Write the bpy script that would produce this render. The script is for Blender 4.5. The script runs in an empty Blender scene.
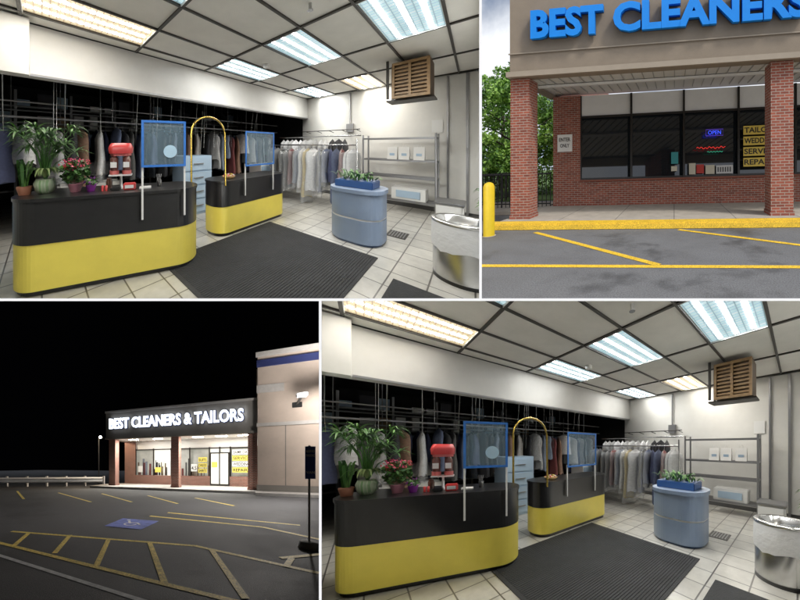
import bpy, bmesh, math, random
from mathutils import Vector, Matrix
random.seed(7)
F=420.0
CAMZ=1.6
D0=0.5
scene=bpy.context.scene
# ---------------------------------------------------------------- materials
MATS={}
def M(name,col=(.5,.5,.5),rough=.6,metal=0,var=0.0,vs=4.0,bump=0.0,bs=40.0,emit=None,es=0,alpha=1.0,kind=None,spec=.5,**k):
    if name in MATS: return MATS[name]
    m=bpy.data.materials.new(name); m.use_nodes=True
    nt=m.node_tree; N=nt.nodes; L=nt.links
    p=N['Principled BSDF']
    p.inputs['Base Color'].default_value=(*col,1)
    p.inputs['Roughness'].default_value=rough
    p.inputs['Metallic'].default_value=metal
    p.inputs['Specular IOR Level'].default_value=spec
    uv=N.new('ShaderNodeUVMap')
    colout=None
    if kind=='brick':
        b=N.new('ShaderNodeTexBrick'); L.new(uv.outputs[0],b.inputs['Vector'])
        b.inputs['Scale'].default_value=1.0
        b.inputs['Color1'].default_value=(*k['c1'],1); b.inputs['Color2'].default_value=(*k['c2'],1)
        b.inputs['Mortar'].default_value=(*k['mo'],1)
        b.inputs['Mortar Size'].default_value=k.get('ms',.01)
        b.inputs['Brick Width'].default_value=k.get('bw',.2); b.inputs['Row Height'].default_value=k.get('rh',.067)
        b.offset=k.get('off',.5); b.inputs['Mortar Smooth'].default_value=.1
        colout=b.outputs['Color']
    def noisemul(colout,scale,lo,hi,a,b_):
        n=N.new('ShaderNodeTexNoise'); L.new(uv.outputs[0],n.inputs['Vector'])
        n.inputs['Scale'].default_value=scale; n.inputs['Detail'].default_value=6; n.inputs['Roughness'].default_value=.65
        r=N.new('ShaderNodeMapRange'); L.new(n.outputs[0],r.inputs[0])
        r.inputs[1].default_value=lo; r.inputs[2].default_value=hi
        r.inputs[3].default_value=a; r.inputs[4].default_value=b_
        mx=N.new('ShaderNodeVectorMath'); mx.operation='SCALE'
        if colout: L.new(colout,mx.inputs[0])
        else: mx.inputs[0].default_value=col
        L.new(r.outputs[0],mx.inputs['Scale']); return mx.outputs[0],n
    if var>0:
        colout,n=noisemul(colout,vs,.3,.7,1-var,1+var)
        if k.get('rv'):
            rr=N.new('ShaderNodeMapRange'); L.new(n.outputs[0],rr.inputs[0])
            rr.inputs[1].default_value=.4; rr.inputs[2].default_value=.62
            rr.inputs[3].default_value=k['rv']; rr.inputs[4].default_value=rough
            L.new(rr.outputs[0],p.inputs['Roughness'])
    if k.get('grain'): colout,_=noisemul(colout,k['grain'],.35,.65,.6,1.45)
    if k.get('stain'): colout,_=noisemul(colout,k['stain'],.38,.47,.6,1.0)
    if colout: L.new(colout,p.inputs['Base Color'])
    if bump>0:
        n2=N.new('ShaderNodeTexNoise'); L.new(uv.outputs[0],n2.inputs['Vector'])
        n2.inputs['Scale'].default_value=bs; n2.inputs['Detail'].default_value=5
        bp=N.new('ShaderNodeBump'); bp.inputs['Strength'].default_value=bump; bp.inputs['Distance'].default_value=.02
        L.new(n2.outputs[0],bp.inputs['Height']); L.new(bp.outputs[0],p.inputs['Normal'])
    if emit:
        p.inputs['Emission Color'].default_value=(*emit,1); p.inputs['Emission Strength'].default_value=es
    if kind=='prism':
        w=N.new('ShaderNodeTexBrick'); L.new(uv.outputs[0],w.inputs['Vector'])
        w.offset=0; w.inputs['Scale'].default_value=1
        w.inputs['Brick Width'].default_value=.0713; w.inputs['Row Height'].default_value=.07
        w.inputs['Mortar Size'].default_value=.009; w.inputs['Mortar Smooth'].default_value=.6
        w.inputs['Color1'].default_value=(*k['c1'],1); w.inputs['Color2'].default_value=(*k['c2'],1); w.inputs['Mortar'].default_value=(*k['mo'],1)
        L.new(w.outputs['Color'],p.inputs['Emission Color']); p.inputs['Emission Strength'].default_value=es
        m.cycles.emission_sampling='NONE'
    if alpha<1: p.inputs['Alpha'].default_value=alpha
    MATS[name]=m
    return m
# ---------------------------------------------------------------- sets
class Set:
    def __init__(s,f,cx,hy,uv0,uv1,tocam,roll=0,near=D0):
        s.f=f;s.cx=cx;s.hy=hy;s.b=(uv0[0],uv1[0],uv0[1],uv1[1]);s.t=tocam;s.roll=roll;s.near=near
        s.s=F/f
    def map(s,p):
        x,y,z=s.t(p); z=z-CAMZ+s.roll*x
        Y=y*s.s
        return Vector((x+(s.cx-400)/F*Y, Y, CAMZ+z-(s.hy-300)/F*Y))
    def planes(s):
        u0,u1,v0,v1=s.b; C=Vector((0,0,CAMZ)); o=[]
        o.append((C,Vector((-1,(u0-400)/F,0))))
        o.append((C,Vector((1,-(u1-400)/F,0))))
        o.append((C,Vector((0,-(300-v0)/F,1))))
        o.append((C,Vector((0,(300-v1)/F,-1))))
        o.append((Vector((0,s.near,0)),Vector((0,-1,0))))
        return o
def roomcam(p):
    a,b,z=p; return (.737*a-.676*b,.676*a+.737*b,z)
c_,s_=math.cos(math.radians(6.3)),math.sin(math.radians(6.3))
def daycam(p):
    return (p[0]*c_+p[1]*s_,-p[0]*s_+p[1]*c_,p[2])
def nightcam(p):
    return (-3.7+.927*p[0]+.375*p[1],19.8-.375*p[0]+.927*p[1],p[2])
G=1.4
TL=Set(216,240,145,(-60,-60),(480.5-G,299.7-G),roomcam)
BR=Set(216,562,446,(320.3+G,299.7+G),(860,660),roomcam)
TR=Set(300,641,162,(480.5+G,-900),(1500,299.7-G),daycam,roll=.034)
BL=Set(260,159,466,(-40,299.7+G),(320.3-G,640),nightcam)
CUR=None
class B:
    def __init__(s,name,xf=None): s.n=name;s.v=[];s.f=[];s.m=[];s.sm=[];s.mats=[];s.xf=xf
    def mi(s,m):
        if m not in s.mats: s.mats.append(m)
        return s.mats.index(m)
    def add(s,vs,fs,m,smooth=False):
        o=len(s.v); s.v+= [tuple(v) for v in vs]; i=s.mi(m)
        for f in fs: s.f.append([o+q for q in f]); s.m.append(i); s.sm.append(smooth)
        return s
    def box(s,a0,a1,b0,b1,z0,z1,m):
        vs=[(x,y,z) for z in (z0,z1) for y in (b0,b1) for x in (a0,a1)]
        return s.add(vs,[(0,2,3,1),(4,5,7,6),(0,1,5,4),(2,6,7,3),(0,4,6,2),(1,3,7,5)],m)
    def bbox(s,a0,a1,b0,b1,z0,z1,m,r=.01):
        bm=bmesh.new()
        vs=[bm.verts.new((x,y,z)) for z in (z0,z1) for y in (b0,b1) for x in (a0,a1)]
        for q in [(0,2,3,1),(4,5,7,6),(0,1,5,4),(2,6,7,3),(0,4,6,2),(1,3,7,5)]: bm.faces.new([vs[i] for i in q])
        bmesh.ops.bevel(bm,geom=bm.edges[:],offset=r,segments=2,affect='EDGES')
        bm.verts.index_update()
        s.add([v.co[:] for v in bm.verts],[[v.index for v in f.verts] for f in bm.faces],m); bm.free(); return s
    def flat(s,pts,z,m): return s.add([(x,y,z) for x,y in pts],[tuple(range(len(pts)))],m)
    def loft(s,rings,m,caps=True,smooth=True):
        n=len(rings[0]); vs=[p for r in rings for p in r]; fs=[]
        for i in range(len(rings)-1):
            for j in range(n):
                k=(j+1)%n
                fs.append((i*n+j,i*n+k,(i+1)*n+k,(i+1)*n+j))
        s.add(vs,fs,m,smooth)
        if caps:
            s.add(rings[0],[tuple(reversed(range(n)))],m); s.add(rings[-1],[tuple(range(n))],m)
        return s
    def lathe(s,c,prof,m,n=20,caps=True,smooth=True):
        rs=[]
        for r,z in prof: rs.append([(c[0]+r*math.cos(2*math.pi*i/n),c[1]+r*math.sin(2*math.pi*i/n),z) for i in range(n)])
        return s.loft(rs,m,caps,smooth)
    def tube(s,pts,r,m,n=8):
        P=[Vector(p) for p in pts]; rs=[]
        for i,p in enumerate(P):
            d=(P[min(i+1,len(P)-1)]-P[max(i-1,0)]).normalized()
            u=d.cross(Vector((0,0,1)))
            if u.length<.05: u=d.cross(Vector((0,1,0)))
            u.normalize(); w=u.cross(d)
            rr=r[i] if isinstance(r,(list,tuple)) else r
            rs.append([tuple(p+u*rr*math.cos(2*math.pi*j/n)+w*rr*math.sin(2*math.pi*j/n)) for j in range(n)])
        return s.loft(rs,m,True,True)
    def prism(s,pts,z0,z1,m,smooth=False):
        return s.loft([[(x,y,z0) for x,y in pts],[(x,y,z1) for x,y in pts]],m,True,smooth)
    def text(s,t,o,W,H,m,depth=.02,bold=.015,right=(1,0,0),up=(0,0,1)):
        cu=bpy.data.curves.new('t','FONT'); cu.body=t; cu.extrude=.5; cu.offset=bold; cu.resolution_u=3
        ob=bpy.data.objects.new('t',cu); scene.collection.objects.link(ob)
        dg=bpy.context.evaluated_depsgraph_get(); me=bpy.data.meshes.new_from_object(ob.evaluated_get(dg))
        xs=[v.co.x for v in me.vertices]; ys=[v.co.y for v in me.vertices]
        x0,x1,y0,y1=min(xs),max(xs),min(ys),max(ys)
        R=Vector(right);U=Vector(up);Nn=R.cross(U);O=Vector(o)
        vs=[tuple(O+R*((v.co.x-x0)/(x1-x0)*W)+U*((v.co.y-y0)/(y1-y0)*H)+Nn*((v.co.z+.5)*depth)) for v in me.vertices]
        s.add(vs,[tuple(p.vertices) for p in me.polygons],m)
        bpy.data.objects.remove(ob); bpy.data.meshes.remove(me); bpy.data.curves.remove(cu); return s
    def done(s,st=None):
        st=st or CUR
        me=bpy.data.meshes.new(s.n)
        bm=bmesh.new(); uvl=bm.loops.layers.uv.new('UVMap')
        vs=[bm.verts.new(v) for v in s.v]
        for f,mi,sm in zip(s.f,s.m,s.sm):
            try: fc=bm.faces.new([vs[i] for i in f])
            except ValueError: continue
            fc.material_index=mi; fc.smooth=sm
        bm.normal_update()
        for fc in bm.faces:
            n=fc.normal; ax=max(range(3),key=lambda i:abs(n[i]))
            for l in fc.loops:
                c=l.vert.co
                l[uvl].uv=(c.y,c.z) if ax==0 else ((c.x,c.z) if ax==1 else (c.x,c.y))
        for v in bm.verts: v.co=st.map(s.xf(v.co) if s.xf else v.co)
        for co,no in st.planes():
            if any((v.co-co).dot(no)>0 for v in bm.verts):
                bmesh.ops.bisect_plane(bm,geom=bm.verts[:]+bm.edges[:]+bm.faces[:],plane_co=co,plane_no=no,clear_outer=True)
        if not bm.faces: bm.free(); return None
        bm.to_mesh(me); bm.free()
        for m in s.mats: me.materials.append(m)
        ob=bpy.data.objects.new(s.n,me); scene.collection.objects.link(ob)
        c=sum((v.co for v in me.vertices),Vector())/len(me.vertices)
        me.transform(Matrix.Translation(-c)); ob.location=c
        return ob
def rrect(a0,a1,b0,b1,r,n=8):
    o=[]
    for cx,cy,t0 in ((a1-r,b1-r,0),(a0+r,b1-r,90),(a0+r,b0+r,180),(a1-r,b0+r,270)):
        for i in range(n+1):
            t=math.radians(t0+90*i/n); o.append((cx+r*math.cos(t),cy+r*math.sin(t)))
    return o
# ---------------------------------------------------------------- shared things
def garment(b,c,zt,ang,ln,m,bag=None,w=.23,seed=0):
    rnd=random.Random(seed); ph=rnd.random()*6; wd=(math.cos(ang),math.sin(ang)); nd=(-wd[1],wd[0]); n=16
    def rings(k,ln,wk):
        rs=[]
        for t,hw,th in ((0,.03,.03),(.05,.5,.3),(.09,.85,.6),(.2,.98,1),(.4,.92,1),(.65,1.0,1.1),(.85,1.06,1.2),(1,1.1,1.2)):
            r=[]
            for i in range(n):
                q=2*math.pi*i/n
                rip=1+t*.35*math.sin(3*q+ph)+t*.22*math.sin(7*q+ph*2)
                x=w*hw*math.cos(q)*wk; y=.055*th*math.sin(q)*rip*wk*1.2+.012*math.sin(9*t+ph)
                r.append((c[0]+wd[0]*x+nd[0]*y,c[1]+wd[1]*x+nd[1]*y,zt-.06-ln*t*k+.02*math.sin(5*q+ph)*t))
            rs.append(r)
        return rs
    b.loft(rings(1,ln,1),m,True,True)
    if bag: b.loft(rings(1,ln*1.12,1.12),bag,False,True)
    b.tube([(c[0],c[1],zt-.07),(c[0],c[1],zt-.02),(c[0]+.015,c[1],zt+.01),(c[0]-.01,c[1],zt+.03)],.003,M('hanger_wire',(.5,.5,.5),.3,1),4)
def blade(b,o,ang,ln,rise,droop,w,m,n=6):
    d=(math.cos(ang),math.sin(ang)); s=(-d[1],d[0]); vs=[]
    for i in range(n+1):
        t=i/n; r=ln*t; z=rise*math.sin(t*math.pi*.6)-droop*t*t
        ww=w*math.sin(math.pi*(.12+.86*t))
        for k in (-1,1): vs.append((o[0]+d[0]*r+s[0]*ww*k,o[1]+d[1]*r+s[1]*ww*k,o[2]+z+(.3*ww)))
    b.add(vs,[(2*i,2*i+1,2*i+3,2*i+2) for i in range(n)],m,True)
def leaves(b,c,rad,n,sz,ms,rnd,shell=.35):
    for _ in range(n):
        while True:
            p=[rnd.uniform(-1,1) for _ in range(3)]; l=math.sqrt(sum(q*q for q in p))
            if shell<l<1: break
        o=Vector([c[i]+p[i]*rad[i] for i in range(3)])
        u=Vector([rnd.gauss(0,1) for _ in range(3)]).normalized(); w=u.cross(Vector([rnd.gauss(0,1) for _ in range(3)])).normalized()
        a=sz*rnd.uniform(.6,1.3); bb=a*.55
        b.add([o-u*a,o+w*bb,o+u*a,o-w*bb],[(0,1,2,3)],rnd.choice(ms))
# ---------------------------------------------------------------- ROOM
def build_room():
    tile=M('floor_tile',rough=.3,kind='brick',c1=(.64,.62,.57),c2=(.55,.53,.49),mo=(.12,.11,.10),ms=.008,bw=.36,rh=.36,off=0,var=.13,vs=6)
    wallm=M('white_paint_wall',(.70,.69,.66),.6,var=.06,vs=1.5)
    ceilm=M('ceiling_tile_mineral',(.80,.78,.73),.9,var=.06,vs=2,bump=.3,bs=120)
    gridm=M('ceiling_grid_bronze',(.035,.03,.025),.5)
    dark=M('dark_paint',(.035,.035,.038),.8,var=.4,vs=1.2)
    blk=M('black_laminate',(.010,.010,.011),.3,var=.3,vs=5)
    yel=M('yellow_laminate',(.84,.70,.11),.4,var=.06,vs=2)
    steel=M('brushed_steel',(.6,.6,.6),.25,1,var=.06,vs=12)
    grey=M('grey_metal',(.3,.3,.31),.4,.6)
    white=M('white_plastic',(.76,.76,.75),.4)
    B('tile_floor').box(-6,9,-3,9.5,-.05,0,tile).done()
    b=B('shop_wall')
    b.box(7,7.15,-2.5,4.25,0,3.23,wallm)
    b.box(6.97,7,-2.5,4.0,0,.1,M('baseboard',(.12,.12,.12),.5))
    b.box(6.93,6.998,-.3,.42,.1,3.2,wallm)
    b.box(6.90,6.93,.1,.14,.0,3.2,grey); b.box(6.9,6.93,.42,.45,.0,3.2,grey)
    b.done()
    b=B('wall_outlet'); b.bbox(6.97,6.995,2.3,2.38,.4,.52,white,.004); b.done()
    b=B('wall_notice'); b.box(6.985,6.995,.52,.72,1.9,2.2,white); b.done()
    b=B('electrical_conduit'); b.tube([(6.97,2.6,2.2),(6.97,2.6,3.2)],.018,grey,6); b.box(6.93,6.995,2.5,2.7,2.0,2.25,grey); b.done()
    b=B('bulkhead_wall')
    b.box(-5,7,4.05,4.2,2.53,3.23,M('bulkhead_paint',(.60,.59,.57),.55,var=.07,vs=1.2))
    b.box(-5,-.12,3.86,4.045,2.5,3.22,M('bulkhead_paint'))
    b.box(-.11,7,4.035,4.05,2.53,2.56,grey)
    b.done()
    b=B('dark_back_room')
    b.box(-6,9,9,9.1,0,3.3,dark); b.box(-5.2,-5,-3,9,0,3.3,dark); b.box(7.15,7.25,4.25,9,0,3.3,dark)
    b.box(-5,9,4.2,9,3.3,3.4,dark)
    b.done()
    b=B('stock_shelving')
    rs_=random.Random(8)
    for z in (.5,1.0,1.5,2.0,2.5): b.box(-4.6,6.8,7.3,7.7,z,z+.04,grey)
    for a in range(12): b.box(-4.6+a*1.03,-4.55+a*1.03,7.25,7.3,0,2.9,grey)
    mm_=[M('carton_brown',(.30,.21,.12),.8),white,M('cabinet_blue_white',(.38,.50,.63),.45),M('carton_dark',(.08,.08,.09),.8)]
    a=-4.4
    while a<6.5:
        for z in (.54,1.04,1.54,2.04,2.54):
            if rs_.random()<.7: b.box(a,a+rs_.uniform(.15,.32),7.32,7.6,z,z+rs_.uniform(.12,.38),rs_.choice(mm_))
        a+=.36
    b.done()
    b=B('drop_ceiling')
    b.box(-5,7,-2.6,4.05,3.25,3.3,ceilm)
    for k in range(-4,7):
        a=-.2+1.425*k
        if a<7: b.box(a-.018,a+.018,-2.6,4.05,3.225,3.25,gridm)
    for k in range(-5,6):
        bb=.25+.7*k
        b.box(-5,7,bb-.015,bb+.015,3.222,3.247,gridm)
    b.done()
    pl=M('light_prism_cool',(.3,.35,.4),.3,kind='prism',c1=(.36,.56,.62),c2=(.56,.76,.80),mo=(.16,.28,.31),es=.9)
    pw=M('light_prism_warm',(.4,.35,.25),.3,kind='prism',c1=(.80,.64,.38),c2=(.92,.76,.50),mo=(.38,.28,.16),es=.9)
    tw=M('fluorescent_tube',(1,1,1),.5,emit=(1,.97,.91),es=ES)
    for a0,b0,mm in ((-.2,3.05,pw),(2.65,1.65,pl),(2.65,3.05,pl),(2.65,.25,pl),(5.5,1.65,pw),(5.5,3.05,pl),(-.2,1.65,pl),(-.2,.25,pl),(-3.05,1.65,pl),(-.2,-1.15,pl),(2.65,-1.15,pl),(5.5,.25-1.4,pl)):
        b=B('ceiling_light')
        b.flat([(a0+.03,b0+.675),(a0+1.395,b0+.675),(a0+1.395,b0+.025),(a0+.03,b0+.025)],3.246,mm)
        for q in (.16,.35,.54):
            w=.024
            for j in range(16):
                x0=a0+.05+j*.083; b.flat([(x0,b0+q+w),(x0+.062,b0+q+w),(x0+.062,b0+q-w),(x0,b0+q-w)],3.241,tw)
        for (x0,x1,y0,y1) in ((a0+.02,a0+.03,b0+.02,b0+.68),(a0+1.395,a0+1.405,b0+.02,b0+.68)): b.box(x0,x1,y0,y1,3.22,3.249,white)
        b.done()
    b=B('smoke_detector'); b.lathe((3.4,2.9),[(.07,3.25),(.07,3.2),(.05,3.18)],white); b.done()
    b=B('sprinkler_head'); b.tube([(2.3,1.3,3.25),(2.3,1.3,3.17)],.02,steel); b.lathe((2.3,1.3),[(.035,3.17),(.035,3.165)],steel,10); b.done()
    wood=M('wood_louvre',(.28,.17,.075),.5,var=.25,vs=14)
    b=B('wall_air_conditioner')
    b.box(4.98,5.5,.53,1.08,2.50,3.15,M('ac_box_wood',(.10,.06,.03),.6,var=.1))
    for i in range(8):
        z=2.55+i*.068; b.box(4.94,4.98,.57,1.04,z,z+.034,wood)
    for y in (.53,.79,1.04): b.box(4.93,4.98,y,y+.04,2.50,3.15,wood)
    b.box(4.925,4.98,.53,1.08,3.10,3.15,wood); b.box(4.925,4.98,.53,1.08,2.48,2.53,wood)
    b.box(5.0,5.04,1.15,1.19,2.5,3.24,gridm); b.box(5.4,5.44,1.15,1.19,2.5,3.24,gridm); b.box(5.0,5.44,.48,1.19,2.44,2.47,gridm)
    b.done()
    rub=M('ribbed_rubber',(.030,.031,.034),.8,var=.25,vs=4,bump=.6,bs=60)
    b=B('rubber_floor_mat'); b.box(1.2,3.49,.93,2.89,.0,.012,rub)
    for i in range(60): y=.97+i*.032; b.box(1.25,3.44,y,y+.016,.012,.018,rub)
    b.done()
    B('rubber_floor_mat').box(1.7,3.08,-.6,.66,.0,.014,rub).done()
    b=B('floor_grate'); b.box(4.5,4.85,.8,1.08,.0,.006,gridm)
    for i in range(6): b.box(4.53,4.82,.83+i*.04,.845+i*.04,.006,.012,grey)
    b.done()
    dx,dy=.928,-.372
    def C1(v): return (.707+v[0]*dx-v[1]*dy,3.138+v[0]*dy+v[1]*dx,v[2])
    def counter(a0,a1,b0,b1,r,h,xf=None,zb=.52):
        b=B('service_counter',xf)
        P=lambda o:rrect(a0-o,a1+o,b0-o,b1+o,r+o,12)
        b.prism(P(-.03),0,.06,blk); b.prism(P(0),.06,zb,yel); b.prism(P(.004),zb,h-.035,blk); b.prism(P(.015),h-.035,h,blk)
        b.done()
    counter(-.98,1.02,-.3,.3,.28,1.035,C1,.55); counter(2.2,4.15,2.93,3.5,.25,.97)
    bl=M('blue_grey_laminate',(.22,.29,.42),.4,var=.05,vs=3); bd=M('blue_trim',(.10,.15,.27),.4)
    b=B('oval_display_counter')
    for z0,z1,o,mm in ((0,.04,-.03,bd),(.04,.40,0,bl),(.40,.43,-.012,white),(.43,.82,0,bl),(.82,.88,.02,bl)):
        b.prism(rrect(3.68-o,4.42+o,.98-o,1.78+o,.3+o,12),z0,z1,mm)
    b.done()
    b=B('planter_box'); b.bbox(3.85,4.25,1.1,1.7,.88,1.0,M('planter_blue',(.03,.09,.26),.4))
    lg=[M('leaf_a',(.06,.17,.035),.5),M('leaf_b',(.12,.27,.06),.5),M('leaf_c',(.03,.10,.025),.5)]
    lv=[M('leaf_variegated',(.35,.45,.18),.5),lg[1]]
    rn=random.Random(3)
    for i in range(60): blade(b,(4.05+rn.uniform(-.15,.15),1.4+rn.uniform(-.26,.26),1.0),rn.random()*6.3,rn.uniform(.08,.2),rn.uniform(.08,.2),.05,.02,rn.choice(lg),4)
    b.done()
    b=B('trash_can'); c=(3.68,.12); lin=M('bin_liner',(.80,.81,.83),.4,bump=.9,bs=14)
    b.lathe(c,[(.25,0),(.25,.04)],blk,28); b.lathe(c,[(.245,.04),(.25,.1),(.25,.40)],steel,28,False)
    rs=[]
    rn=random.Random(2); jit=[rn.uniform(-.03,.03) for _ in range(28)]
    for r,z,k in ((.252,.36,1),(.262,.40,.4),(.265,.5,.3),(.262,.62,0),(.255,.68,0),(.23,.68,0),(.2,.5,0)):
        rs.append([(c[0]+(r+abs(jit[i])*.3*k)*math.cos(2*math.pi*i/28),c[1]+(r+abs(jit[i])*.3*k)*math.sin(2*math.pi*i/28),z+jit[i]*k) for i in range(28)])
    b.loft(rs,lin,False)
    b.lathe(c,[(.256,.665),(.266,.675),(.266,.70),(.24,.715),(.215,.70),(.2,.5)],steel,28,False)
    b.lathe(c,[(.2,.5),(.001,.5)],lin,28,False); b.done()
    bt=M('blue_tape',(.02,.16,.55),.5); ac=M('clear_acrylic',(.35,.5,.62),.05,alpha=.17)
    def guard(a0,a1,b0,z0,z1,xf=None,zl=.70):
        b=B('sneeze_guard',xf); t=.028
        b.box(a0,a1,b0,b0+.012,z1-t,z1,bt); b.box(a0,a1,b0,b0+.012,z0,z0+t,bt)
        b.box(a0,a0+t,b0,b0+.012,z0+t,z1-t,bt); b.box(a1-t,a1,b0,b0+.012,z0+t,z1-t,bt)
        b.box(a0+t,a1-t,b0+.004,b0+.008,z0+t,z1-t,ac)
        for a in (a0,a1-.025): b.box(a,a+.022,b0+.014,b0+.034,zl,z0+.05,white)
        b.done()
    guard(.32,.84,-.345,1.33,1.90,C1); guard(2.78,3.62,2.875,1.20,1.86,zl=.66)
    b=B('window_decal',C1)
    b.add([(.65+.08*math.cos(i*.3142),-.347,1.52+.08*math.sin(i*.3142)) for i in range(20)],[tuple(range(20))],M('pale_blue_disc',(.42,.60,.75),.5))
    b.done()
    br=M('brass',(.66,.47,.10),.22,1)
    b=B('brass_garment_arch')
    pts=[(1.72,3.0,0)]+[(1.72,3.0,1.78)]
    for i in range(0,13):
        t=math.pi-math.pi*i/12; pts.append((2.02+.30*math.cos(t),3.0-.08*i/12,1.80+.26*math.sin(t)))
    pts.append((2.32,2.90,.98)); pts.append((2.32,2.90,.9)); b.tube(pts,.016,br,10); b.done()
    potw=M('pot_white_green',(.5,.6,.42),.35,kind='brick',c1=(.7,.72,.6),c2=(.2,.42,.15),mo=(.6,.65,.5),bw=.03,rh=.4,ms=.004)
    rn=random.Random(5)
    b=B('palm_plant',C1); c=(-.74,.02)
    b.lathe(c,[(.06,1.035),(.09,1.07),(.105,1.15),(.085,1.2),(.06,1.2)],potw)
    for i in range(24):
        an=rn.random()*6.28; rad=rn.uniform(.05,.30); hh=rn.uniform(.28,.62)
        tip=(c[0]+rad*math.cos(an),c[1]+rad*math.sin(an),1.2+hh)
        b.tube([(c[0],c[1],1.18),(c[0]+rad*.35*math.cos(an),c[1]+rad*.35*math.sin(an),1.2+hh*.6),tip],[.008,.006,.003],lg[0],5)
        for j in range(15):
            blade(b,tip,an+rn.uniform(-2.2,2.2),rn.uniform(.12,.24),rn.uniform(0,.10),rn.uniform(.0,.12),.011,rn.choice(lg),4)
    for i in range(34): blade(b,(c[0],c[1],1.2),rn.random()*6.28,rn.uniform(.1,.24),.2,.14,.014,rn.choice(lv),5)
    b.done()
    b=B('snake_plant',C1); c=(-.91,-.02)
    b.lathe(c,[(.05,1.035),(.07,1.12),(.065,1.13)],M('terracotta_pot',(.35,.14,.08),.6))
    for i in range(14): blade(b,(c[0]+rn.uniform(-.03,.03),c[1]+rn.uniform(-.03,.03),1.12),rn.random()*6.28,rn.uniform(.03,.1),rn.uniform(.2,.34),0,.018,rn.choice(lg),5)
    b.done()
    pk=M('pink_petal',(.72,.08,.18),.5); pk2=M('red_petal',(.55,.03,.05),.5)
    b=B('pink_flower_plant',C1); c=(-.43,-.02)
    b.lathe(c,[(.05,1.035),(.075,1.13),(.08,1.14),(.07,1.14)],M('pink_pot',(.70,.30,.38),.4))
    leaves(b,(c[0],c[1],1.27),(.15,.15,.15),420,.03,lg,rn,.1)
    leaves(b,(c[0],c[1],1.37),(.16,.16,.08),160,.017,[pk,pk2,pk],rn,.2); b.done()
    b=B('violet_plant',C1); c=(-.26,-.06)
    b.lathe(c,[(.038,1.035),(.055,1.1),(.055,1.12)],M('purple_pot',(.25,.03,.33),.35)); leaves(b,(c[0],c[1],1.15),(.08,.08,.05),110,.022,lg+[M('violet_petal',(.4,.1,.5),.5)],rn,.1); b.done()
    red=M('red_plastic',(.62,.05,.05),.35); pinkp=M('pinkish_red_plastic',(.62,.16,.15),.4)
    b=B('red_countertop_display',C1); c=(.05,.05)
    b.lathe(c,[(.08,1.035),(.08,1.05),(.016,1.06),(.016,1.22)],white)
    def rr_(o,w,d): return rrect(c[0]-w-o,c[0]+w+o,c[1]-d-o,c[1]+d+o,.06,8)
    b.loft([[(x,y,z) for x,y in rr_(o,.135,.075)] for z,o in ((1.49,0),(1.56,.008),(1.60,-.005),(1.625,-.02))],red)
    b.prism(rr_(-.012,.135,.075),1.46,1.489,pinkp)
    for q in (-.075,.07):
        b.lathe((c[0]+q,c[1]-.02),[(.045,1.27),(.05,1.3),(.05,1.42),(.03,1.46)],M('smoked_jar',(.16,.06,.05),.15),14); b.lathe((c[0]+q,c[1]-.02),[(.055,1.22),(.055,1.268)],pinkp,14)
        b.box(c[0]+q-.035,c[0]+q+.035,c[1]-.078,c[1]-.074,1.31,1.38,white)
    b.box(c[0]-.13,c[0]+.13,c[1]-.08,c[1]+.04,1.20,1.218,white)
    b.done()
    b=B('card_terminal',C1); b.bbox(.10,.24,-.16,-.06,1.035,1.12,red); b.box(.12,.22,-.165,-.161,1.06,1.10,white); b.bbox(-.04,.07,-.15,-.05,1.035,1.08,blk); b.done()
    b=B('red_candle',C1)
    for q in (-.13,-.09): b.lathe((q,-.1),[(.015,1.035),(.015,1.10),(.002,1.105)],red,10)
    b.done()
    b=B('candy_jar',C1); b.lathe((-.1,.12),[(.035,1.035),(.04,1.12),(.03,1.14),(.03,1.16)],M('brown_jar',(.12,.05,.03),.2)); b.done()
    b=B('pen_cup',C1); b.lathe((.52,0),[(.03,1.035),(.035,1.12),(.03,1.12)],blk,12)
    for i in range(4): b.tube([(.52+.01*i-.02,0,1.1),(.51+.02*i-.02,.01,1.2)],.004,grey,5)
    b.done()
    b=B('paper_stack',C1); b.box(.28,.42,-.12,.0,1.035,1.05,white); b.done()
    b=B('candy_basket'); b.lathe((2.6,3.15),[(.09,.97),(.13,1.02),(.12,1.02)],M('wicker',(.4,.25,.1),.7)); leaves(b,(2.6,3.15,1.03),(.1,.1,.04),60,.02,[red,yel,white,pk],rn,.1); b.done()
    cab=M('cabinet_blue_white')
    b=B('drawer_cabinet'); b.box(2.3,3.05,4.35,4.9,0,1.35,cab)
    for i in range(4): b.box(2.33,3.02,4.33,4.35,.06+i*.32,.34+i*.32,cab); b.box(2.55,2.8,4.31,4.33,.2+i*.32,.22+i*.32,grey)
    b.done()
    b=B('drawer_cabinet'); b.box(4.9,5.8,4.4,4.9,0,1.0,white)
    for i in range(3): b.box(4.93,5.77,4.38,4.4,.06+i*.31,.33+i*.31,cab)
    b.done()
    b=B('work_table'); b.bbox(-1.6,-.45,4.1,4.7,.0,.95,cab,.12); b.bbox(-1.5,-.6,4.15,4.65,.951,1.2,white,.04); b.box(-1.55,-.6,4.08,4.1,.5,.56,white); b.done()
    b=B('garment_press'); b.bbox(.2,1.2,5.0,5.6,0,.9,white,.04); b.bbox(.3,1.1,5.05,5.5,1.0,1.25,grey,.05); b.tube([(.3,5.3,1.2),(.2,5.2,1.9)],.02,steel); b.done()
    cols=[(.03,.03,.035),(.05,.06,.13),(.38,.38,.38),(.16,.04,.04),(.08,.10,.17),(.22,.18,.14),(.60,.60,.61),(.03,.03,.03),(.18,.21,.27),(.08,.08,.08),(.45,.34,.10),(.22,.13,.09)]
    gm=[M('garment_%d'%i,c,.85,var=.2,vs=20) for i,c in enumerate(cols)]
    plas=M('clear_garment_bag',(.70,.72,.74),.12,alpha=.30,bump=.6,bs=9)
    rn=random.Random(11)
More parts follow.
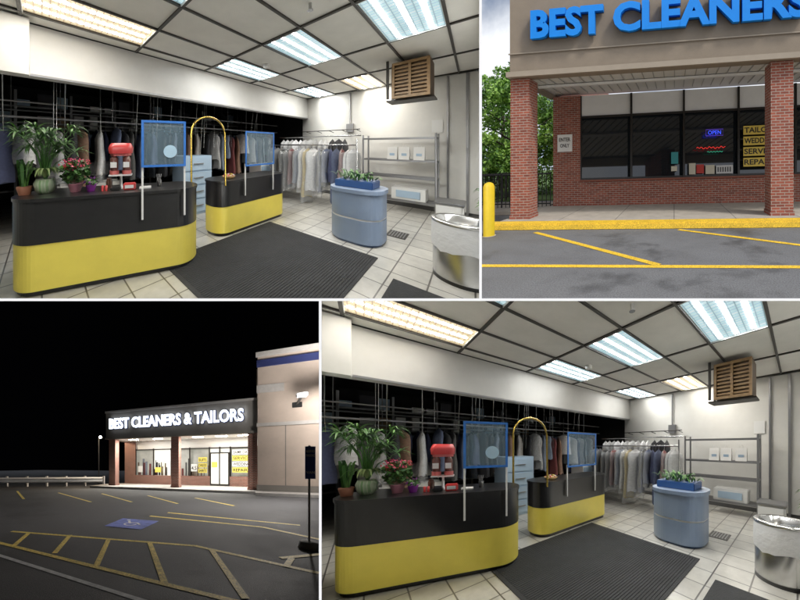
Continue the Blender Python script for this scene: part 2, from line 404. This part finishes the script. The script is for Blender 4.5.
    b=B('garment_conveyor')
    for bb in (4.95,6.2):
        b.tube([(-4.5,bb,2.05),(6.4,bb,2.05)],.022,grey,6)
        b.tube([(-4.5,bb,2.3),(6.4,bb,2.3)],.015,grey,6)
        for a in [x*.75-4.2 for x in range(14)]: b.tube([(a,bb,2.05),(a,bb,3.3)],.010,grey,5)
    for i in range(20):
        a=rn.uniform(-1,5.2); b.tube([(a,4.6+rn.uniform(0,.4),rn.uniform(1.4,1.9)),(a,4.7,3.2)],.006,steel,4)
    b.done()
    b=B('hanging_clothes')
    i=0; a=-4.2
    while a<6.2:
        garment(b,(a,4.95),2.03-.1*rn.random(),1.57+rn.uniform(-.6,.6),rn.uniform(.6,1.15),gm[rn.choice([0,1,3,4,8,9,0,7,6,5,2,11,2])],plas if rn.random()<.12 else None,seed=i); a+=rn.uniform(.10,.34); i+=1
    a=-4.2
    while a<6.2:
        garment(b,(a,6.2),2.03,1.57+rn.uniform(-.4,.4),rn.uniform(.9,1.3),gm[rn.choice([0,1,8,9,5,2,6])],None,seed=i); a+=rn.uniform(.15,.3); i+=1
    b.done()
    b=B('garment_rack')
    b.tube([(5.5,1.9,1.6),(5.5,4.6,1.6)],.018,steel); b.tube([(5.5,1.9,0),(5.5,1.9,1.75)],.018,steel); b.tube([(5.5,4.6,0),(5.5,4.6,1.75)],.018,steel)
    b.tube([(5.2,1.9,.08),(5.8,1.9,.08)],.018,steel); b.tube([(5.2,4.6,.08),(5.8,4.6,.08)],.018,steel)
    b.tube([(6.1,2.0,1.85),(6.1,4.6,1.85)],.018,steel)
    bb=1.98
    while bb<4.55:
        garment(b,(5.5,bb),1.58,rn.uniform(-.5,.5),rn.uniform(.85,1.35),gm[rn.choice([2,6,0,1,5,0,4,7,8,6,9,11,3,0,9,10])],plas if rn.random()<.7 else None,w=.25,seed=i); bb+=rn.uniform(.09,.17); i+=1
    bb=2.4
    while bb<4.55:
        garment(b,(6.1,bb),1.83,rn.uniform(-.3,.3),rn.uniform(1.0,1.3),gm[rn.choice([2,6,0,1,5])],None,w=.24,seed=i); bb+=rn.uniform(.12,.2); i+=1
    b.done()
    b=B('wall_hooks')
    for q in range(5): b.tube([(6.95,2.3+q*.4,2.0),(6.6,2.3+q*.4,2.05)],.012,gridm,5)
    b.tube([(6.6,2.2,2.05),(6.6,4.0,2.05)],.015,gridm,6); b.done()
    b=B('wire_shelving_unit')
    for a in (6.3,6.72):
        for y in (.58,2.02): b.tube([(a,y,0),(a,y,1.86)],.022,grey,6)
    for z in (.3,.85,1.25,1.78):
        for a in (6.3,6.72): b.box(a-.012,a+.012,.58,2.02,z-.04,z,grey)
        for y in (.58,2.02): b.box(6.3,6.72,y-.012,y+.012,z-.03,z,grey)
        for q in range(9): b.box(6.3+q*.0525-.004,6.3+q*.0525+.004,.58,2.02,z-.008,z+.001,grey)
    b.done()
    bagm=M('white_paper_bag',(.78,.77,.75),.7)
    for y in (.78,1.06,1.3):
        b=B('paper_bag'); b.add([(6.38,y,1.25),(6.38,y+.2,1.25),(6.55,y+.2,1.25),(6.55,y,1.25),(6.44,y,1.55),(6.44,y+.2,1.55),(6.49,y+.2,1.55),(6.49,y,1.55)],[(0,1,5,4),(1,2,6,5),(2,3,7,6),(3,0,4,7),(0,3,2,1)],bagm)
        b.box(6.395,6.40,y+.05,y+.15,1.34,1.40,cab)
        b.tube([(6.46,y+.06,1.54),(6.46,y+.08,1.62),(6.46,y+.12,1.62),(6.46,y+.14,1.54)],.004,bagm,4); b.done()
    b=B('storage_box'); b.bbox(6.32,6.7,.75,1.4,.3,.58,white); b.box(6.3,6.315,.85,1.3,.36,.52,cab); b.done()
    b=B('storage_bin'); b.bbox(5.9,6.4,.15,.55,.0,.42,white,.03); b.bbox(5.88,6.42,.13,.57,.42,.46,grey,.01); b.done()
    b=B('floor_plant'); c=(5.0,-.24); b.lathe(c,[(.13,0),(.17,.28),(.15,.28)],blk)
    for q in range(60): blade(b,(c[0],c[1],.3),rn.random()*6.28,rn.uniform(.15,.36),rn.uniform(.3,.75),.1,.03,rn.choice(lg),5)
    b.done()
ES=45.0
CUR=TL; build_room()
CUR=BR; build_room()
# ---------------------------------------------------------------- DAY STOREFRONT
CUR=TR
def build_day():
    asp=M('asphalt_day',(.150,.155,.162),.9,var=.12,vs=1.1,bump=.5,bs=90,rv=.6,grain=55,stain=.55)
    brick=M('red_brick',rough=.85,kind='brick',c1=(.36,.10,.06),c2=(.22,.06,.04),mo=(.38,.33,.28),ms=.008,bw=.21,rh=.072,var=.15,vs=5)
    conc=M('sidewalk_concrete',rough=.85,kind='brick',c1=(.44,.40,.34),c2=(.40,.37,.32),mo=(.18,.17,.15),bw=1.5,rh=1.5,ms=.012,off=0,var=.15,vs=3)
    stuc=M('tan_stucco',(.26,.215,.165),.9,var=.07,vs=2.5,bump=.3,bs=80)
    stuc2=M('tan_stucco_trim',(.34,.29,.23),.85,var=.05,vs=3)
    yp=M('yellow_road_paint',(.80,.52,.03),.6,var=.22,vs=5,grain=40)
    br=M('bronze_frame',(.02,.017,.015),.4)
    gl=M('dark_window_glass',(.012,.016,.02),.03,spec=.8)
    white=M('panel_white',(.85,.85,.83),.5,var=.04,vs=2)
    B('asphalt_road').box(-80,80,-2,90,-.2,0,asp).done()
    B('grass').box(-80,-5.2,13,90,.0,.05,M('grass_green',(.10,.18,.05),.9,var=.4,vs=4)).done()
    b=B('sidewalk'); b.box(-4.6,30,7.5,10.4,.0,.15,conc)
    b.box(-8,-4.6,9.3,11.6,.0,.12,conc); b.done()
    b=B('yellow_curb'); b.bbox(-4.75,30,7.1,7.495,-.02,.155,yp,.03); b.done()
    b=B('parking_line')
    def ln(x0,y0,x1,y1,w,z=.005):
        d=Vector((x1-x0,y1-y0)).normalized(); n=(-d.y*w/2,d.x*w/2)
        b.flat([(x0+n[0],y0+n[1]),(x0-n[0],y0-n[1]),(x1-n[0],y1-n[1]),(x1+n[0],y1+n[1])],z,yp)
    ln(-8,4.55,30,4.62,.12)
    ln(-3.3,6.85,-.23,4.62,.12,.006); ln(.1,7.0,3.4,5.0,.12,.007); ln(3.4,5.0,4.1,4.62,.12,.008)
    ln(-4.2,5.9,-9,6.9,.12,.006); ln(3.4,7,7,4.6,.12,.009)
    b.done()
    b=B('brick_storefront_building')
    b.box(-4.25,-3.27,10.2,10.6,.15,4.0,brick)
    b.box(-3.27,30,10.2,10.6,.15,1.0,brick)
    b.box(-3.27,30,10.16,10.2,.98,1.04,M('brick_sill',(.25,.09,.06),.8))
    b.box(-3.27,30,10.32,10.36,1.0,3.25,gl)
    b.box(-3.27,30,10.3,10.38,3.25,4.0,white)
    xs=[-3.27+1.8*i for i in range(10)]
    for x in xs: b.box(x-.035,x+.035,10.24,10.30,1.04,4.0,br)
    b.box(-3.27,30,10.25,10.3,3.2,3.28,br); b.box(-3.27,30,10.25,10.3,1.04,1.1,br)
    b.box(-4.25,-4.15,10.6,24,0,6,brick)
    b.box(-4.43,30,7.7,8.0,4.0,6.6,stuc)
    b.box(-4.43,-4.2,8.0,10.6,4.0,6.6,stuc)
    b.box(-4.5,30,7.62,7.7,4.0,4.14,stuc2); b.box(-4.5,-4.43,7.7,10.6,4.0,4.14,stuc2)
    b.box(-4.46,30,7.67,7.7,4.62,4.65,stuc2)
    b.box(-4.5,30,7.6,8.1,6.6,6.8,stuc2)
    b.box(-4.2,30,8.0,10.6,4.1,4.16,M('soffit_metal',(.78,.78,.75),.5))
    for i in range(60): b.box(-4.2+i*.3,-4.18+i*.3,8.0,10.2,4.07,4.1,M('soffit_rib',(.4,.4,.38),.5))
    b.box(-4.2,30,8.9,9.0,4.0,4.07,white)
    b.done()
    for x in (-4.2,2.67,9.5):
        b=B('brick_column'); b.box(x-.27,x+.27,7.8,8.3,.15,3.99,brick); b.box(x-.29,x+.29,7.78,8.32,.15,.25,brick); b.done()
    b=B('best_cleaners_sign')
    bs=M('sign_blue',(.0,.24,.80),.55,var=.05,spec=.2); bd=M('sign_edge',(.01,.05,.16),.4)
    b.text('BEST',(-3.76,7.66,4.93),1.95,.76,bd,.04,.05); b.text('BEST',(-3.76,7.62,4.93),1.95,.76,bs,.1,.04)
    b.text('CLEANERS',(-1.55,7.66,4.93),4.75,.76,bd,.04,.05); b.text('CLEANERS',(-1.55,7.62,4.93),4.75,.76,bs,.1,.04); b.done()
    b=B('enter_only_sign'); b.box(-4.08,-3.55,10.17,10.198,2.05,2.65,white)
    dk=M('sign_black',(.02,.02,.02),.6)
    b.text('ENTER',(-4.02,10.169,2.41),.41,.13,dk,.004); b.text('ONLY',(-3.98,10.169,2.2),.33,.13,dk,.004); b.done()
    b=B('neon_open_sign'); b.text('OPEN',(1.13,10.23,2.44),.42,.13,M('neon_blue',(.05,.1,.9),.4,emit=(.05,.10,1),es=1.1),.02,.0)
    b.tube([(1.06,10.24,2.40),(1.62,10.24,2.40),(1.62,10.24,2.61),(1.06,10.24,2.61),(1.06,10.24,2.40)],.010,M('neon_violet',(.2,.1,.7),.4,emit=(.12,.05,.6),es=.4),5); b.done()
    b=B('neon_script_sign')
    nr=M('neon_red',(.7,.03,.02),.4,emit=(1,.04,.03),es=.8); ng=M('neon_green',(.05,.6,.4),.4,emit=(.05,.7,.4),es=.4)
    b.tube([(.75+.035*i,10.24,2.0+.03*math.sin(i*1.7)+.015*math.sin(i*.6)) for i in range(28)],.009,nr,5)
    b.tube([(1.1+.03*i,10.24,1.86+.02*math.sin(i*1.9)) for i in range(18)],.008,ng,5); b.done()
    b=B('window_poster'); cr=M('poster_cream',(.6,.56,.45),.7); tq=M('poster_teal',(.05,.3,.32),.7)
    for x0,x1,z0,z1,mm in ((-.1,.14,1.5,1.9,tq),(.5,.72,1.12,1.5,cr),(.75,1.0,1.15,1.45,M('poster_red',(.5,.05,.04),.7)),(1.05,1.35,1.12,1.42,cr),(1.4,1.95,1.12,1.4,M('poster_white',(.6,.6,.6),.7)),(-.1,.1,1.25,1.42,cr)):
        b.box(x0,x1,10.28,10.295,z0,z1,mm)
    for i in range(6): b.box(1.45+.08*i,1.48+.08*i,10.272,10.279,1.18,1.34,dk)
    b.done()
    b=B('service_list_sign')
    ye=M('sign_yellow',(.75,.55,.10),.6)
    for i,t in enumerate(('TAILORS','WEDDING','SERVICE','REPAIRS')):
        z=2.38-.35*i
        b.box(2.27,3.45,10.20,10.22,z,z+.29,ye)
        b.text(t,(2.30,10.199,z+.06),1.0,.18,dk,.004,.02)
    b.done()
    b=B('yellow_bollard'); c=(-4.25,6.5); b.lathe(c,[(.12,0),(.12,1.15),(.09,1.22),(.03,1.25)],M('bollard_yellow',(.82,.60,.02),.5,var=.1),20); b.lathe(c,[(.15,0),(.15,.02)],conc,16); b.done()
    bk=M('black_iron',(.02,.02,.02),.5)
    b=B('iron_railing')
    for x0,y0,x1,y1 in ((-7.4,10.2,-4.35,10.2),(-7.4,10.2,-7.4,15)):
        n=int(max(abs(x1-x0),abs(y1-y0))/.15)
        for i in range(n+1):
            t=i/n; b.tube([(x0+(x1-x0)*t,y0+(y1-y0)*t,.1),(x0+(x1-x0)*t,y0+(y1-y0)*t,1.35)],.016 if i%8 else .03,bk,4)
        for z in (.25,1.3): b.tube([(x0,y0,z),(x1,y1,z)],.028,bk,5)
    b.done()
    gr=[M('foliage_%d'%i,c,.6) for i,c in enumerate([(.13,.29,.03),(.22,.42,.06),(.06,.17,.02),(.30,.52,.10)])]
    bark=M('bark',(.08,.06,.045),.9,var=.3,vs=10)
    rn=random.Random(21)
    for (x,y,h,r,nc) in ((-8.3,15.5,7.0,2.4,85),(-11.5,19,8.4,3.0,80),(-6.4,18.0,6.6,2.0,50)):
        b=B('leafy_tree')
        b.tube([(x,y,0),(x+.1,y,h*.3),(x,y+.1,h*.6),(x+.1,y,h*.85)],[.2,.15,.1,.04],bark,8)
        for i in range(9):
            an=rn.random()*6.28; z=h*rn.uniform(.3,.7)
            b.tube([(x,y,z),(x+r*.4*math.cos(an),y+r*.4*math.sin(an),z+.5),(x+r*.75*math.cos(an),y+r*.75*math.sin(an),z+1.1)],[.07,.05,.02],bark,5)
        for i in range(nc):
            an=rn.random()*6.28; q=rn.random(); z=h*(.16+.80*q); rr=r*math.sin(math.pi*min(.97,.3+.64*q))*rn.uniform(.3,1)
            cr_=rn.uniform(.4,.75); ms=rn.choice([gr[:2],gr[1:],[gr[2],gr[0]],[gr[3],gr[1]]])
            leaves(b,(x+rr*math.cos(an),y+rr*math.sin(an),z),(cr_,cr_,cr_*.8),120,.10,ms,rn,.3)
        b.done()
    b=B('hedge')
    for i in range(40):
        c=(-13+i*.21+rn.uniform(-.1,.1),15.5+rn.uniform(-.5,.7),rn.uniform(.3,1.5)); leaves(b,c,(.6,.6,.6),120,.08,[gr[0],gr[1],gr[3]],rn,.3)
    b.done()
    b=B('distant_tree_line')
    for i in range(60):
        c=(-60+i*1.0,34+rn.uniform(-2,2),rn.uniform(1,6)); leaves(b,c,(2,2,2),90,.35,gr[:3],rn,.2)
    b.done()
build_day()
# ---------------------------------------------------------------- NIGHT
CUR=BL
def inv(x,y):
    X=x+3.7;Y=y-19.8
    return (.927*X-.375*Y,.375*X+.927*Y)
def build_night():
    asp=M('asphalt_night',(.055,.055,.058),.85,var=.15,vs=.7,bump=.6,bs=70,rv=.75,grain=45,stain=.35)
    brick=M('night_brick',rough=.85,kind='brick',c1=(.30,.10,.07),c2=(.20,.07,.045),mo=(.3,.27,.24),ms=.01,bw=.21,rh=.072,var=.1)
    stuc=M('grey_stucco',(.22,.205,.185),.9,var=.06,vs=2,bump=.2)
    beige=M('beige_stucco',(.48,.40,.34),.9,var=.08,vs=1.0)
    conc=M('night_concrete',(.45,.43,.41),.8,var=.1)
    yp=M('night_yellow_paint',(.74,.56,.12),.7,var=.3,vs=6,grain=30); wp=M('night_white_paint',(.65,.65,.65),.7,var=.3,vs=6); bp=M('night_blue_paint',(.12,.16,.48),.7,var=.4,vs=5)
    br=M('bronze_frame'); dk=M('sign_black')
    B('parking_lot').box(-70,70,-40,60,-.2,0,asp).done()
    B('night_sky_blackout').add([(-150,80,-40),(150,80,-40),(150,80,120),(-150,80,120)],[(0,1,2,3)],M('night_black',(.0006,.0006,.0008),1,spec=0)).done()
    def strip(b,x0,y0,x1,y1,w,m,z=.005):
        d=Vector((x1-x0,y1-y0)).normalized(); n=(-d.y*w/2,d.x*w/2)
        pts=[(x0+n[0],y0+n[1]),(x0-n[0],y0-n[1]),(x1-n[0],y1-n[1]),(x1+n[0],y1+n[1])]
        b.flat([inv(*p) for p in pts],z,m)
    b=B('yellow_hatch_marking')
    L=[(-3.6,6.35,.72,5.2),(.72,5.2,2.6,3.7),(-3.4,5.45,.01,3.55),(.01,3.55,1.2,2.9),
       (-1.91,4.75,-2.05,6.0),(-1.0,4.15,-1.1,5.7),(.08,3.52,-.2,5.45),(1.04,3.12,1.0,4.95),(-2.9,5.2,-3.1,6.2),(2.1,4.5,3.2,4.75),(2.0,4.1,2.3,4.5)]
    for q,l in enumerate(L): strip(b,*l,.1,yp,.005+.0006*q)
    b.done()
    b=B('white_parking_line'); strip(b,-3.2,4.85,0.2,2.85,.08,wp); b.done()
    b=B('yellow_parking_line')
    for q,l in enumerate([(-.29,8.3,2.7,6.8),(.3,8.9,3.8,7.0),(2.7,6.8,3.6,5.5),(-6,15.5,-3,11.5),(-3.3,15,-1.2,11.5),(-.6,14,.8,11),(1.8,13,3,10.4),(-9,16.5,-6.5,12.5)]): strip(b,*l,.12,yp,.005+.0006*q)
    b.done()
    b=B('accessible_parking_marking')
    b.flat([inv(*p) for p in ((-1.45,6.9),(-.45,6.5),(0,7.5),(-1.1,7.9))],.012,bp)
    cx,cy=-.78,7.12
    ring=[(cx+.17*math.cos(t*.4),cy+.17*math.sin(t*.4)) for t in range(3,16)]
    for i in range(len(ring)-1): strip(b,*ring[i],*ring[i+1],.05,wp,.014+.0003*i)
    strip(b,cx-.02,cy+.05,cx-.08,cy+.38,.07,wp,.02); strip(b,cx-.02,cy+.12,cx+.2,cy+.1,.06,wp,.021); strip(b,cx+.18,cy+.1,cx+.26,cy-.12,.06,wp,.022); strip(b,cx-.1,cy+.42,cx-.1,cy+.52,.1,wp,.023)
    b.done()
    b=B('sidewalk'); b.box(-1,10.4,-1.2,2.2,0,.15,conc); b.box(10.4,22,-1.9,2.2,0,.15,conc); b.done()
    b=B('strip_mall_building')
    b.box(-.2,10.5,-.3,0,3.6,5.62,stuc); b.box(-.2,0,0,9,3.6,5.62,stuc)
    b.box(-.25,10.5,-.36,-.3,3.6,3.72,stuc); b.box(-.25,10.5,-.36,-.3,5.56,5.7,conc)
    so=M('soffit_white',(.85,.85,.83),.6)
    b.box(-.2,10.5,0,2.2,3.62,3.7,so)
    b.box(0,10.5,2.2,2.5,.15,.85,brick); b.box(0,1.0,2.2,2.5,.85,3.62,brick)
    b.box(1,10.5,2.3,2.5,2.9,3.62,so)
    win=M('lit_interior',(.5,.5,.5),.5,var=.4,vs=1.2,emit=(.95,.95,.82),es=.9)
    wind=M('dim_interior',(.25,.25,.25),.3,var=.4,vs=1.2,emit=(.75,.75,.62),es=.3)
    for i,(x0,x1,mm) in enumerate(((1,2.6,wind),(2.6,4.1,win),(4.1,5.6,wind),(5.6,7.1,wind),(7.1,8.6,win),(8.6,10.5,wind))): b.box(x0,x1,2.4,2.45,.85,2.9,mm)
    for x in (1,2.6,4.1,5.6,7.1,7.85,8.6,10.4): b.box(x-.05,x+.05,2.25,2.32,.85 if x not in(7.85,) else .15,3.0,br)
    b.box(7.15,8.55,2.18,2.24,.15,2.6,br); b.box(7.25,7.8,2.16,2.179,.3,2.5,win); b.box(7.9,8.45,2.16,2.179,.3,2.5,win)
    b.box(1,10.5,2.25,2.32,2.88,2.96,br)
    rn=random.Random(4); gc=[M('garment_%d'%i) for i in (0,3,5,8)]
    for i in range(34):
        x=rn.uniform(1.1,7.0); b.box(x,x+rn.uniform(.05,.3),2.36,2.38,.86,rn.uniform(1.2,2.2),rn.choice(gc))
    b.box(10.5,24,-.7,3,0,8.1,beige)
    b.box(10.4,10.5,.2,8,5.7,7.6,beige)
    b.box(10.45,24,-.78,-.7,7.35,7.75,M('night_blue_band',(.03,.04,.13),.5)); b.box(10.4,24,-.85,-.7,7.95,8.2,conc)
    b.box(10.45,24,-.76,-.7,3.9,4.1,conc); b.box(10.45,11.9,-.76,-.7,5.85,6.3,conc)
    b.box(11.95,12.0,-.72,-.7,0,3.9,stuc); b.box(10.45,24,-.74,-.7,.15,.5,stuc)
    b.done()
    for x in (.31,5.25,10.2):
        b=B('brick_column'); b.box(x-.27,x+.27,-.25,.3,.15,3.6,brick); b.box(x-.3,x+.3,-.28,.33,.15,.27,brick); b.done()
    b=B('channel_letter_sign'); lt=M('lit_letter',(.9,.9,.9),.4,emit=(.85,.92,1),es=1.8)
    b.text('BEST CLEANERS & TAILORS',(.2,-.4,4.33),9.5,.78,lt,.12,.025)
    b.text('BEST CLEANERS & TAILORS',(.17,-.33,4.30),9.56,.84,M('letter_return',(.02,.05,.2),.5),.02,.05); b.done()
    cl=M('canopy_lamp',(1,1,1),.5,emit=(1,.97,.88),es=150)
    for x in (1.6,3.6,6.6,8.2,9.6):
        b=B('canopy_light'); b.flat([(x-.35,.9),(x+.35,.9),(x+.35,.6),(x-.35,.6)],3.60,cl); b.box(x-.38,x+.38,.57,.93,3.605,3.618,so); b.done()
    ye=M('night_sign_yellow',(.7,.6,.12),.6,emit=(.8,.65,.12),es=.2)
    wh=M('night_sign_white',(.7,.7,.7),.6,emit=(.9,.9,.8),es=.15)
    b=B('window_sign')
    for x0,x1,z0,z1,mm in ((5.75,6.2,1.2,1.75,wh),(6.3,6.95,1.9,2.25,ye),(6.3,6.95,1.5,1.8,ye),(6.3,6.95,1.1,1.4,ye),(7.3,7.7,1.5,1.9,ye),(7.95,8.3,1.4,1.8,wh),(2.8,3.3,1.1,1.5,ye),(2.9,3.6,1.9,2.3,wh),(1.3,1.7,1.1,1.6,wh)):
        b.box(x0,x1,2.10,2.14,z0,z1,mm)
    b.text('4.5',(5.78,2.099,1.3),.38,.3,dk,.004)
    for i,t in enumerate(('SUITS','DRESS','SHIRTS')): b.text(t,(6.34,2.099,1.95-.4*i),.57,.2,dk,.004)
    b.done()
    b=B('service_list_sign')
    for i,t in enumerate(('SAME DAY','SERVICE','WEDDING','REPAIRS')):
        z=2.4-.42*i; b.box(8.75,10.0,2.1,2.14,z,z+.36,ye if i%2 else wh); b.text(t,(8.82,2.099,z+.07),1.1,.22,dk,.004)
    b.done()
    b=B('security_lamp'); b.box(12.5,12.6,-2.6,-.7,4.98,5.06,dk); b.bbox(12.3,12.8,-2.9,-2.5,4.98,5.14,dk,.03)  # arm lengthened so the lamp spreads its light over the wall
    b.box(12.35,12.75,-2.85,-2.55,4.965,4.979,M('security_lens',(1,1,1),.4,emit=(.92,.95,1),es=3))
    b.bbox(12.3,12.8,-.75,-.69,4.85,5.15,dk,.02); b.done()
    st=M('galvanised_rail',(.85,.85,.85),.6)
    b=B('guard_rail')
    A0=inv(-16,19.2);A1=inv(-4.5,20.8)
    n=9
    for i in range(n):
        t=i/(n-1); x=A0[0]+(A1[0]-A0[0])*t; y=A0[1]+(A1[1]-A0[1])*t
        b.box(x-.07,x+.07,y+.06,y+.2,0,.8,st)
    prof=[(0,.30),(-.05,.38),(0,.46),(0,.54),(-.05,.62),(0,.72)]
    for i in range(5):
        (d0,z0),(d1,z1)=prof[i],prof[i+1]
        b.add([(A0[0],A0[1]+d0,z0),(A1[0],A1[1]+d0,z0),(A1[0],A1[1]+d1,z1),(A0[0],A0[1]+d1,z1)],[(0,1,2,3)],st)
    b.done()
    sl=M('street_lamp_glow',(1,.8,.5),.5,emit=(1,.72,.38),es=60)
    p=inv(-6.9,17.6); h=3.3
    p=inv(-5.0,21.6); h=3.95
    b=B('street_lamp'); b.tube([(p[0],p[1],0),(p[0],p[1],h)],.05,dk,6); b.tube([(p[0],p[1],h),(p[0]+.3,p[1]-.2,h+.1)],.03,dk,5)
    b.lathe((p[0]+.3,p[1]-.2),[(.02,h-.1),(.11,h-.04),(.11,h+.04),(.03,h+.12)],sl,10); b.done()
    p=inv(2.93,5.07); b=B('parking_sign_post')
    b.tube([(p[0],p[1],0),(p[0],p[1],2.0)],.02,M('post_metal',(.3,.3,.3),.5,.5),8)
    R=Vector((.927,.375,0)); U=Vector((0,0,1)); Nn=R.cross(U)
    def plate(w,z0,z1,off,m):
        c=Vector((p[0],p[1],0))+Nn*off; q=[c-R*w/2+U*z0,c+R*w/2+U*z0,c+R*w/2+U*z1,c-R*w/2+U*z1]
        q2=[v-Nn*.008 for v in q]
        b.add(q+q2,[(0,1,2,3),(7,6,5,4),(0,4,5,1),(1,5,6,2),(2,6,7,3),(3,7,4,0)],m)
    plate(.2,1.35,1.98,.04,M('sign_plate_blue',(.06,.11,.42),.5))
    o=Vector((p[0],p[1],0))+Nn*.042-R*.08
    pw=M('sign_white_text',(.8,.8,.8),.6)
    for t,z in (('RESERVED',1.86),('PARKING',1.78),('VAN',1.45)): b.text(t,o+U*z,.16,.05,pw,.003,right=R)
    b.lathe((p[0],p[1]),[(.2,0),(.17,.12),(.05,.14)],M('footing_grey',(.3,.3,.29),.9),14); b.done()
build_night()
def light(name,kind,loc,target,size,e,col):
    l=bpy.data.lights.new(name,kind); l.energy=e; l.color=col
    if kind=='AREA': l.size=size
    else: l.shadow_soft_size=size
    o=bpy.data.objects.new(name,l); scene.collection.objects.link(o); o.location=loc
    if target: o.rotation_euler=(Vector(target)-Vector(loc)).to_track_quat('-Z','Y').to_euler()
light('security_lamp_light','POINT',BL.map(Vector((12.4,-3.3,4.75))),None,.2,1500,(1,.95,.90))
p=inv(-5.0,21.6); light('street_lamp_light','POINT',BL.map(Vector((p[0]+.3,p[1]-.45,3.85))),None,.15,350,(1,.82,.6))
# ---------------------------------------------------------------- partitions between the four sets
wm=M('partition_white',(.92,.92,.92),.7)
def wedge(name,u0,u1,v0,v1,Y0,Y1):
    vs=[]
    for Y in (Y0,Y1):
        for u,v in ((u0,v0),(u1,v0),(u1,v1),(u0,v1)): vs.append(((u-400)/F*Y,Y,CAMZ+(300-v)/F*Y))
    me=bpy.data.meshes.new(name); me.from_pydata(vs,[],[(0,1,2,3),(7,6,5,4),(0,4,5,1),(1,5,6,2),(2,6,7,3),(3,7,4,0)]); me.materials.append(wm)
    o=bpy.data.objects.new(name,me); scene.collection.objects.link(o)
g=G-.1
wedge('partition_wall',480.5-g,480.5+g,-60,299.7-g,D0,34)
wedge('partition_wall',320.3-g,320.3+g,299.7+g,660,D0,110)
wedge('partition_floor',-60,860,299.7-g,299.7+g,D0,110)
def shell(name,quads,m):
    vs=[];fs=[]
    for q in quads:
        o=len(vs); fs.append(tuple(range(o,o+4)))
        for u,v,Y in q: vs.append(((u-400)/F*Y,Y,CAMZ+(300-v)/F*Y))
    me=bpy.data.meshes.new(name); me.from_pydata(vs,[],fs); me.materials.append(m)
    o=bpy.data.objects.new(name,me); scene.collection.objects.link(o)
nb=M('night_black')
shell('night_sky_blackout',[[(-41,299,D0),(-41,641,D0),(-41,641,140),(-41,299,140)],[(-41,641,D0),(322,641,D0),(322,641,140),(-41,641,140)],[(-41,301.05,D0),(318.95,301.05,D0),(318.95,301.05,100),(-41,301.05,100)]],nb)  # unseen black sides added to keep daylight out of the night set
sw=M('set_enclosure_paint',(.6,.6,.58),.8)  # for unseen shells added to enclose both room sets and bounce light
shell('set_enclosure',[[(-61,-61,D0),(-61,300,D0),(-61,300,33),(-61,-61,33)],[(-61,-61,D0),(481,-61,D0),(481,-61,33),(-61,-61,33)],[(-61,-61,33),(481,-61,33),(481,300,33),(-61,300,33)]],sw)
shell('set_enclosure',[[(861,300,D0),(861,661,D0),(861,661,33),(861,300,33)],[(320,661,D0),(861,661,D0),(861,661,33),(320,661,33)],[(320,300,33),(861,300,33),(861,661,33),(320,661,33)]],sw)
# ---------------------------------------------------------------- world, sun, camera
w=bpy.data.worlds.new('World'); scene.world=w; w.use_nodes=True
nt=w.node_tree; bg=nt.nodes['Background']; sky=nt.nodes.new('ShaderNodeTexSky'); sky.sky_type='NISHITA'; sky.sun_disc=False
el=math.radians(52); az=math.radians(150)
sky.sun_elevation=el; sky.sun_rotation=az; sky.dust_density=3; sky.air_density=1
tc=nt.nodes.new('ShaderNodeTexCoord'); nz=nt.nodes.new('ShaderNodeTexNoise'); nz.inputs['Scale'].default_value=5; nz.inputs['Detail'].default_value=6
nt.links.new(tc.outputs['Generated'],nz.inputs['Vector'])
mr=nt.nodes.new('ShaderNodeMapRange'); nt.links.new(nz.outputs[0],mr.inputs[0]); mr.inputs[1].default_value=.40; mr.inputs[2].default_value=.6; mr.inputs[3].default_value=.1; mr.inputs[4].default_value=.95
mx=nt.nodes.new('ShaderNodeMix'); mx.data_type='RGBA'; nt.links.new(mr.outputs[0],mx.inputs[0]); nt.links.new(sky.outputs[0],mx.inputs[6]); mx.inputs[7].default_value=(8.4,8.6,8.9,1)
nt.links.new(mx.outputs[2],bg.inputs[0]); bg.inputs[1].default_value=.13
sl=bpy.data.lights.new('sun','SUN'); sl.energy=1.5; sl.angle=math.radians(12); sl.color=(1,.94,.85)
so=bpy.data.objects.new('sun',sl); scene.collection.objects.link(so)
d=Vector((math.sin(az)*math.cos(el),math.cos(az)*math.cos(el),math.sin(el)))
so.rotation_euler=(-d).to_track_quat('-Z','Y').to_euler()
cd=bpy.data.cameras.new('camera'); cd.sensor_width=36; cd.lens=36*F/800; cd.clip_start=.05; cd.clip_end=1000
co=bpy.data.objects.new('camera',cd); scene.collection.objects.link(co); co.location=(0,0,CAMZ); co.rotation_euler=(math.pi/2,0,0)
scene.camera=co
scene.view_settings.view_transform='Standard'; scene.view_settings.look='None'; scene.view_settings.exposure=0
